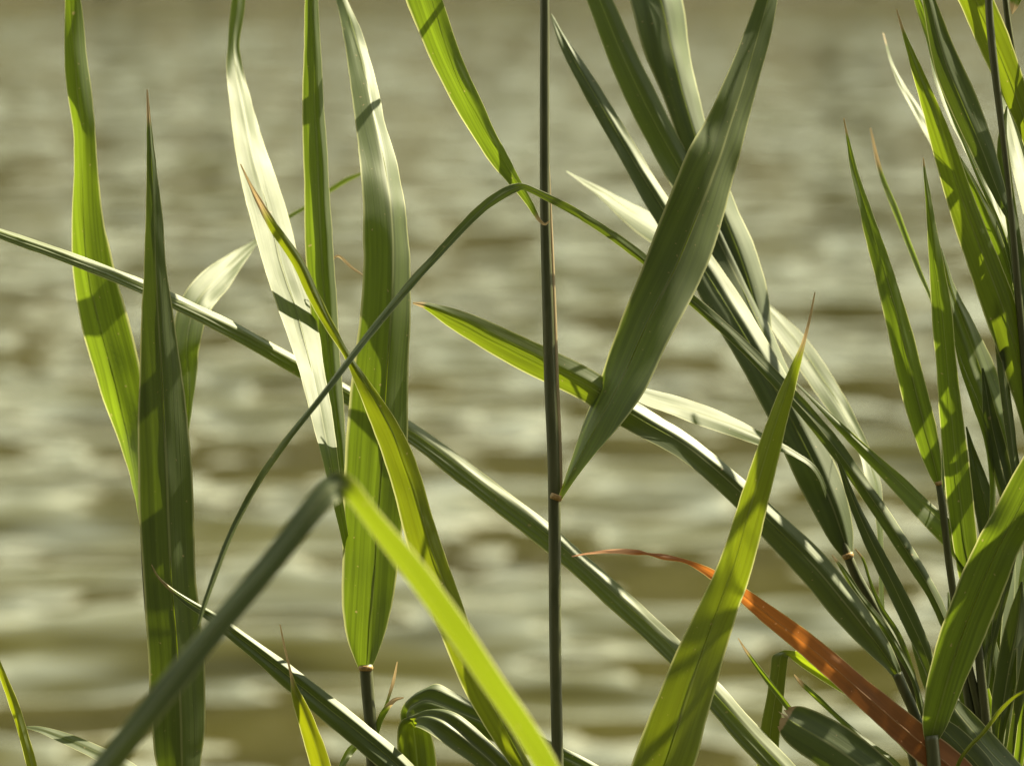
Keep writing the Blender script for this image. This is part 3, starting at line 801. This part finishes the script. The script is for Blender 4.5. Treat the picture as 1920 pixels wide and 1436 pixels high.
leaf(K8, [(1898, 27, 2, .6), (1902, 12, 16, .6), (1910, -15, 28, .6), (1925, -60, 26, .8), (1935, 0, 16, 1), (1930, 120, 10, 1.3), (1932, 260, 8, 1.6)], lit=.4, fold=.1, dry=.05, rib=False)
leaf(K8, [(1905, 415, 4, 3.6), (1908, 480, 22, 3.4), (1922, 570, 34, 3), (1940, 680, 34, 2.6), (1956, 800, 22, 2.4), (1970, 930, 12, 2.2)], lit=.08, fold=.2, dry=0, thru=0.22)
leaf(K8, [(1858, 90, 2, 3), (1864, 115, 7, 3), (1876, 145, 8, 2.8), (1894, 200, 8, 2.4), (1925, 300, 8, 2), (1942, 400, 8, 1.8)], lit=.1, fold=.2, dry=.06, rib=False)

leaf(K8, [(2440, 120, 4, 5), (2380, 240, 44, 4.6), (2290, 430, 84, 3.6), (2200, 600, 90, 3), (2110, 800, 80, 2.6), (2040, 960, 50, 2.4), (1980, 1080, 14, 2.3)], lit=-.3, fold=.15, dry=.02)  # this and the four below: unseen blades added to cast shade
leaf(K8, [(2520, 430, 4, 4), (2430, 560, 44, 3.8), (2310, 720, 78, 3.4), (2180, 900, 80, 3), (2080, 1040, 50, 2.6), (1984, 1190, 14, 2.4)], lit=-.3, fold=.15, dry=.02)
leaf(K8, [(2290, 20, 4, 4), (2240, 160, 44, 3.8), (2160, 330, 64, 3.4), (2080, 500, 64, 3), (2010, 640, 36, 2.4), (1966, 740, 12, 2.1)], lit=-.3, fold=.15, dry=.02)
leaf(K5, [(1330, -470, 4, 3), (1430, -420, 40, 2.8), (1560, -350, 76, 2.4), (1700, -290, 80, 2), (1790, -240, 44, 1), (1849, -200, 12, -.4)], lit=-.3, fold=.2, dry=.02)
leaf(K5, [(1560, -560, 4, 7.4), (1640, -460, 44, 7.2), (1730, -350, 80, 7), (1810, -270, 76, 6), (1840, -230, 40, 3), (1850, -180, 12, -.4)], lit=-.3, fold=.2, dry=.02)

leaf(K5, [(1545, -140, 3, 8), (1590, -150, 26, 8), (1640, -156, 36, 8), (1720, -158, 30, 6.5), (1800, -140, 18, 3), (1850, -110, 9, -.4)], lit=-.2, fold=.2, dry=.03, rib=False)  # another unseen blade, added to shadow the top of the broad dark blade
rnd = random.Random(21)
for k in range(16):  # unseen blades added past the right edge for dapples and shade
    y0 = rnd.uniform(120, 1250)
    x0 = 1950 + 40 * (y0 / 1300)
    dx, up = rnd.uniform(150, 520), rnd.uniform(260, 620)
    d0, d1 = 2.0, rnd.uniform(-1, 11)
    w = rnd.uniform(50, 90)
    leaf(K8, [(x0 + dx, y0 - up, 4, d1), (x0 + dx * .8, y0 - up * .86, w * .5, d1), (x0 + dx * .55, y0 - up * .62, w, d1 * .8 + d0 * .2), (x0 + dx * .3, y0 - up * .34, w * .9, d1 * .5 + d0 * .5),
              (x0 + dx * .1, y0 - up * .1, w * .4, d0), (x0, y0 + 20, 10, d0)], lit=-.25, fold=.15, dry=.02, rib=False, span=4)
for k in range(7):  # unseen blades added above the frame to shade those below
    y0 = rnd.uniform(-215, -120)
    dx, up = rnd.uniform(-480, 420), rnd.uniform(120, 420)
    d1 = rnd.uniform(0, 9)
    w = rnd.uniform(50, 84)
    leaf(K5, [(1849 + dx, y0 - up, 4, d1), (1849 + dx * .8, y0 - up * .9, w * .5, d1), (1849 + dx * .55, y0 - up * .7, w, d1 * .8), (1849 + dx * .3, y0 - up * .42, w * .9, d1 * .5),
              (1849 + dx * .1, y0 - up * .14, w * .4, 0), (1850, y0 + 20, 10, -.4)], lit=-.25, fold=.15, dry=.02, rib=False, span=4)

MM = stem('broad dark blade dappled with light in the lower right corner',
          [(1746, 1378, 26, -1.2), (1752, 1440, 26, -1.2), (1760, 1560, 26, -1.2)])
leaf(MM, [(2052, 640, 4, -3), (2012, 735, 40, -3), (1964, 846, 66, -3), (1928, 918, 76, -3), (1893, 988, 80, -3), (1870, 1032, 82, -2.9), (1845, 1091, 86, -2.8), (1820, 1152, 84, -2.6), (1797, 1212, 80, -2.3), (1777, 1273, 70, -2), (1762, 1325, 56, -1.6), (1752, 1362, 42, -1.3), (1746, 1388, 24, -1.2)], lit=-.32, fold=.08, dry=0, thru=0.95)
leaf(MM, [(1776, 1298, 6, .4), (1792, 1330, 40, .4, .05), (1826, 1372, 50, .3, .1), (1870, 1420, 50, .2, .45), (1920, 1474, 46, 0), (1960, 1530, 30, -.2), (1900, 1590, 16, -.6), (1780, 1600, 12, -1)], lit=.4, fold=.1, dry=0, thru=0.5)
leaf(MM, [(1738, 1340, 6, -.8), (1770, 1368, 40, -.6), (1806, 1404, 52, -.5), (1846, 1452, 50, -.4), (1868, 1510, 34, -.5), (1820, 1580, 16, -.8)], lit=-.05, fold=.15, dry=0, thru=0.22)
leaf(MM, [(1930, 1292, 5, -2.4), (1905, 1304, 7, -2.4), (1870, 1338, 8, -2.4), (1842, 1374, 8, -2.3), (1815, 1402, 8, -2.2), (1795, 1440, 8, -2), (1775, 1510, 8, -1.5)], lit=-.3, fold=.3, dry=0, yellow=.5, rib=False)

O = stem('dead orange brown leaf drooping to the left at lower right',
         [(1850, 1490, 24, -.6), (1868, 1530, 26, -.6), (1880, 1600, 26, -.6)], name='dead_reed')
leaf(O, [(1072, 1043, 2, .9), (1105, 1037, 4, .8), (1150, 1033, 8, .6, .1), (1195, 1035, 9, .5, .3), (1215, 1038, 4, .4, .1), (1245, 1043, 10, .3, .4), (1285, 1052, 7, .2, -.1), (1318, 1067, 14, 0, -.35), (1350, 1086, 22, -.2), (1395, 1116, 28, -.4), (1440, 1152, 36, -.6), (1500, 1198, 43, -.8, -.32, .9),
         (1560, 1247, 46, -.9, -.15, .7), (1620, 1300, 50, -1, -.06, .2), (1680, 1351, 55, -1, -.04), (1740, 1402, 60, -1), (1790, 1442, 60, -.9), (1835, 1480, 43, -.7), (1860, 1505, 22, -.6)], lit=-.35, fold=.12, dry=.12, mat=M_DRY)  # low translucency towards the base stands in for shade on that half

BL = stem('leaf snapped over in a sharp bend beside the orange leaf',
          [(1706, 1400, 14, 4), (1722, 1480, 18, 4), (1735, 1580, 20, 4)])
folded_leaf(BL, [(1403, 1530, 1414, 1532, 2.6, 2.6, .5), (1419, 1440, 1454, 1440, 2.5, 2.6, .5), (1427, 1362, 1462, 1375, 2.5, 2.7, .5), (1439, 1303, 1470, 1302, 2.6, 2.9, .5), (1446, 1256, 1475, 1256, 2.8, 3.1, .5), (1450, 1227, 1479, 1231, 3, 3.2, .5), (1466, 1219, 1482, 1232, 3.3, 3.3, .7), (1486, 1220, 1486, 1237, 3.2, 3.3, 1),
         (1502, 1224, 1502, 1249, 2.9, 3.4, 1.1), (1530, 1240, 1532, 1268, 2.9, 3.6, 1.1), (1562, 1260, 1572, 1292, 3.1, 3.8, 1.1), (1617, 1306, 1627, 1327, 3.6, 4.0, 1.1), (1680, 1370, 1672, 1380, 3.9, 4.0, 1), (1712, 1412, 1704, 1416, 4, 4, 1)], prof=[(-1, -.2), (-.1, .08), (.15, -.02), (1, .1)], yellow=.3)
leaf(BL, [(1384, 1196, 2, 2), (1402, 1224, 6, 2), (1432, 1266, 10, 1.9), (1466, 1310, 11, 1.8), (1500, 1352, 10, 1.7), (1580, 1420, 9, 1.5), (1700, 1480, 9, 1.1)], lit=-.3, fold=.2, dry=.1, rib=False)

BR = stem('broad dark blade with a torn blunt end at the bottom right',
          [(1730, 1530, 26, -1.4), (1745, 1590, 28, -1.4), (1750, 1680, 28, -1.4)])
leaf(BR, [(1470, 1342, 44, -1.6), (1482, 1350, 66, -1.6), (1505, 1364, 82, -1.6), (1552, 1392, 90, -1.6), (1605, 1428, 90, -1.6), (1665, 1474, 76, -1.5), (1712, 1514, 44, -1.4), (1735, 1540, 24, -1.4)], lit=-.04, fold=.14, dry=.03, blunt=True, thru=0.25)
leaf(BR, [(1489, 1264, 2, -.2), (1503, 1281, 8, -.3), (1535, 1310, 10, -.4), (1565, 1338, 9, -.5, .3), (1620, 1386, 12, -.8, .4), (1690, 1444, 14, -1), (1738, 1540, 10, -1.4)], lit=-.2, fold=.25, dry=.08, rib=False)

V = stem('reed in the bottom right corner with crowded upright blades behind the dappled leaf',
         [(1868, 1420, 14, 3), (1872, 1500, 18, 3), (1876, 1600, 20, 3)])
leaf(V, [(1916, 1090, 4, 3), (1910, 1150, 30, 3), (1898, 1220, 42, 3), (1884, 1300, 40, 3), (1873, 1370, 26, 3), (1869, 1436, 14, 3)], lit=-.05, fold=.15, dry=0, thru=0.22)
leaf(V, [(1838, 1228, 2, 3.6), (1842, 1262, 9, 3.6), (1854, 1320, 16, 3.5), (1866, 1390, 15, 3.4), (1870, 1470, 10, 3.2)], lit=-.3, fold=.3, dry=0, rib=False)
leaf(V, [(1818, 1250, 2, 4.2), (1826, 1282, 9, 4.2), (1842, 1340, 13, 4), (1860, 1400, 12, 3.6), (1870, 1480, 9, 3.2)], lit=-.2, fold=.3, dry=0, rib=False)
leaf(V, [(1930, 1010, 4, 3.5), (1921, 1080, 20, 3.5), (1922, 1160, 28, 3.5), (1925, 1250, 30, 3.4), (1918, 1350, 22, 3.3), (1890, 1450, 14, 3.1)], lit=.2, fold=.2, dry=0)
leaf(V, [(1935, 1240, 4, 2), (1922, 1320, 16, 2), (1914, 1400, 20, 2.2), (1902, 1470, 16, 2.5), (1880, 1530, 10, 3)], lit=-.28, fold=.1, dry=0, rib=False)
leaf(V, [(1846, 1150, 3, 4.4), (1856, 1200, 24, 4.2), (1866, 1270, 34, 4), (1872, 1350, 28, 3.6), (1872, 1440, 14, 3.2)], lit=.02, fold=.2, dry=0, thru=.4)

leaf(V, [(1778, 1110, 3, 6), (1790, 1185, 24, 6), (1812, 1290, 36, 5.5), (1840, 1390, 28, 4.5), (1866, 1470, 12, 3.2)], lit=.08, fold=.2, dry=0, thru=.4)
leaf(V, [(1903, 930, 3, 5), (1906, 1005, 22, 5), (1904, 1100, 34, 4.6), (1893, 1200, 34, 4.2), (1880, 1320, 24, 3.6), (1872, 1430, 12, 3.1)], lit=.35, fold=.1, dry=0, thru=.5, lean=.3)
leaf(V, [(1698, 1120, 3, 6), (1716, 1200, 16, 6), (1745, 1290, 22, 5.5), (1790, 1390, 20, 4.5), (1850, 1500, 10, 3.4)], lit=.0, fold=.25, dry=0, thru=.4)
leaf(V, [(1850, 1000, 3, 6.5), (1862, 1080, 26, 6.3), (1880, 1180, 36, 6), (1892, 1290, 34, 5.4), (1890, 1390, 22, 4.4), (1876, 1480, 12, 3.2)], lit=.02, fold=.2, dry=0, thru=.4)
leaf(V, [(1948, 1120, 3, 1.5), (1934, 1200, 18, 1.6), (1922, 1290, 24, 1.8), (1908, 1380, 22, 2.2), (1886, 1470, 12, 2.8)], lit=.04, fold=.3, dry=.02, thru=.4)

# ------------------------------------------------------------------ bottom of the frame
J1 = stem('dark narrow blade slanting down to the right behind the blurred bent blade',
          [(815, 1500, 24, -1), (830, 1560, 26, -1), (840, 1660, 26, -1)])
leaf(J1, [(284, 1058, 2, -1), (296, 1080, 4, -1), (316, 1100, 7, -1), (350, 1126, 13, -1), (400, 1158, 21, -1), (440, 1188, 27, -1), (520, 1250, 37, -1), (600, 1314, 44, -1), (680, 1378, 48, -1, .12), (750, 1438, 46, -1), (815, 1505, 26, -1)], lit=.02, prof=[(-1, -.25), (-.55, .05), (0, .0), (.4, .12), (1, -.3)], dry=.09, thru=0.3)

J2 = stem('short yellow blade with a pinkish thread tip at the bottom, left of centre',
          [(622, 1520, 22, -2), (628, 1580, 24, -2), (632, 1680, 24, -2)])
leaf(J2, [(525, 1170, 2, -2), (533, 1210, 4, -2), (546, 1265, 6, -2), (554, 1298, 15, -2), (566, 1330, 26, -2), (582, 1376, 34, -2), (600, 1436, 38, -2), (616, 1500, 28, -2), (624, 1535, 18, -2)], lit=-.42, fold=.2, mid=.2, dry=.30, yellow=.7)
leaf(J2, [(690, 1374, 2, 1.5), (672, 1392, 12, 1.4), (652, 1414, 15, 1), (636, 1445, 13, .4), (626, 1510, 12, -1), (626, 1560, 10, -1.8)], lit=.1, fold=.2, dry=0, rib=False)

J4 = stem('clump of two dark striped blades arched over at the bottom centre',
          [(772, 1450, 24, .2), (774, 1510, 28, .2), (776, 1620, 30, .2)])
folded_leaf(J4, [(1250, 1530, 1242, 1540, 1.5, 1.5, .4), (1122, 1434, 1072, 1446, 1.3, 1.0, .4), (1040, 1392, 1006, 1420, 1.2, .8, .4), (991, 1366, 946, 1398, 1.1, .7, .4), (932, 1338, 884, 1372, 1, .5, .4), (886, 1315, 838, 1356, .9, .3, .4), (852, 1295, 802, 1346, .9, .2, .4), (818, 1279, 778, 1346, .9, .2, .4),
         (796, 1287, 764, 1352, .9, .4, .4), (772, 1302, 758, 1362, 1, .8, .4), (753, 1326, 776, 1376, 1.2, 1.4, .5), (752, 1362, 790, 1392, 1.2, 1.5, .6), (758, 1424, 790, 1432, .9, 1, .6), (768, 1500, 784, 1500, .3, .3, .6)], prof=[(-1, -.1), (-.6, .12), (-.2, -.04), (.2, .1), (.5, -.05), (1, -.12)])
folded_leaf(J4, [(1062, 1532, 1052, 1540, -1, -1.2, .5), (988, 1454, 916, 1462, -1, -1.6, .5), (951, 1419, 886, 1432, -1, -1.6, .5), (913, 1382, 850, 1406, -.9, -1.6, .5), (882, 1353, 820, 1383, -.8, -1.6, .5), (856, 1335, 801, 1370, -.7, -1.5, .5), (828, 1327, 786, 1362, -.5, -1.3, .6),
         (800, 1329, 777, 1359, -.2, -1.0, .8), (772, 1341, 782, 1361, .2, -.4, .9), (754, 1350, 796, 1366, .5, .2, 1), (746, 1362, 806, 1374, .7, .5, 1), (744, 1382, 812, 1388, .7, .6, 1), (745, 1412, 817, 1414, .6, .6, 1), (748, 1444, 818, 1444, .5, .5, 1), (758, 1490, 800, 1490, .3, .3, 1), (768, 1530, 784, 1530, .2, .2, 1)],
        prof=[(-1, -.1), (-.62, .14), (-.25, -.08), (.15, .12), (.5, -.1), (1, -.05)], yellow=.2)

Q = stem('small reed in the bottom left corner with a yellow edged blade and white curved blade',
         [(78, 1520, 16, 0), (82, 1580, 18, 0), (84, 1680, 20, 0)])
leaf(Q, [(-25, 1190, 3, 0), (-8, 1232, 10, 0), (6, 1270, 13, 0), (25, 1320, 16, 0), (42, 1370, 18, 0, -.1), (60, 1436, 20, 0), (76, 1510, 14, 0)], lit=-.4, fold=.35, dry=.04, yellow=.6, rib=False)
leaf(Q, [(46, 1362, 3, 1), (74, 1366, 12, 1), (110, 1378, 20, 1), (170, 1404, 26, .8), (240, 1438, 27, .6), (290, 1480, 24, .5), (260, 1550, 18, .3), (120, 1590, 12, .1), (82, 1600, 9, 0)], lit=.56, fold=.06, dry=0, rib=False)

P = stem('out of focus blade bent double in the foreground, dark arm left and bright arm right',
         [(1075, 1540, 40, -36.6), (1090, 1620, 44, -36.6), (1100, 1740, 46, -36.6)], group='grass blades nearer than the reeds', name='grass_blade', cat='grass')
folded_leaf(P, [(52, 1584, 64, 1594, -45.6, -46, .2), (112, 1498, 146, 1524, -45, -45.4, .2), (160, 1440, 200, 1470, -44.6, -45, .2), (280, 1292, 320, 1320, -43.8, -44.2, .2), (383, 1166, 421, 1192, -43, -43.4, .2), (484, 1046, 520, 1074, -42.2, -42.6, .2), (556, 952, 592, 984, -41.6, -42, .2), (596, 902, 628, 942, -41.2, -41.6, .2), (616, 888, 636, 938, -41.1, -41.4, .2), (634, 883, 641, 936, -41.1, -41.2, .25),
         (654, 890, 646, 936, -41.1, -40.9, .5), (668, 904, 652, 943, -41, -40.5, .65), (704, 958, 676, 978, -40.8, -39.8, .72), (788, 1060, 752, 1082, -40.2, -39, .72), (862, 1160, 824, 1184, -39.5, -38.2, .72), (938, 1272, 900, 1294, -38.8, -37.4, .72), (992, 1352, 956, 1374, -38.2, -36.8, .72), (1044, 1440, 1008, 1460, -37.6, -36.4, .72), (1084, 1528, 1060, 1540, -37, -36.4, .72)],
     prof=[(-1, -.2), (-.1, .05), (.1, .05), (1, -.15)], yellow=.25)  # left arm darkened like shade by its low translucency
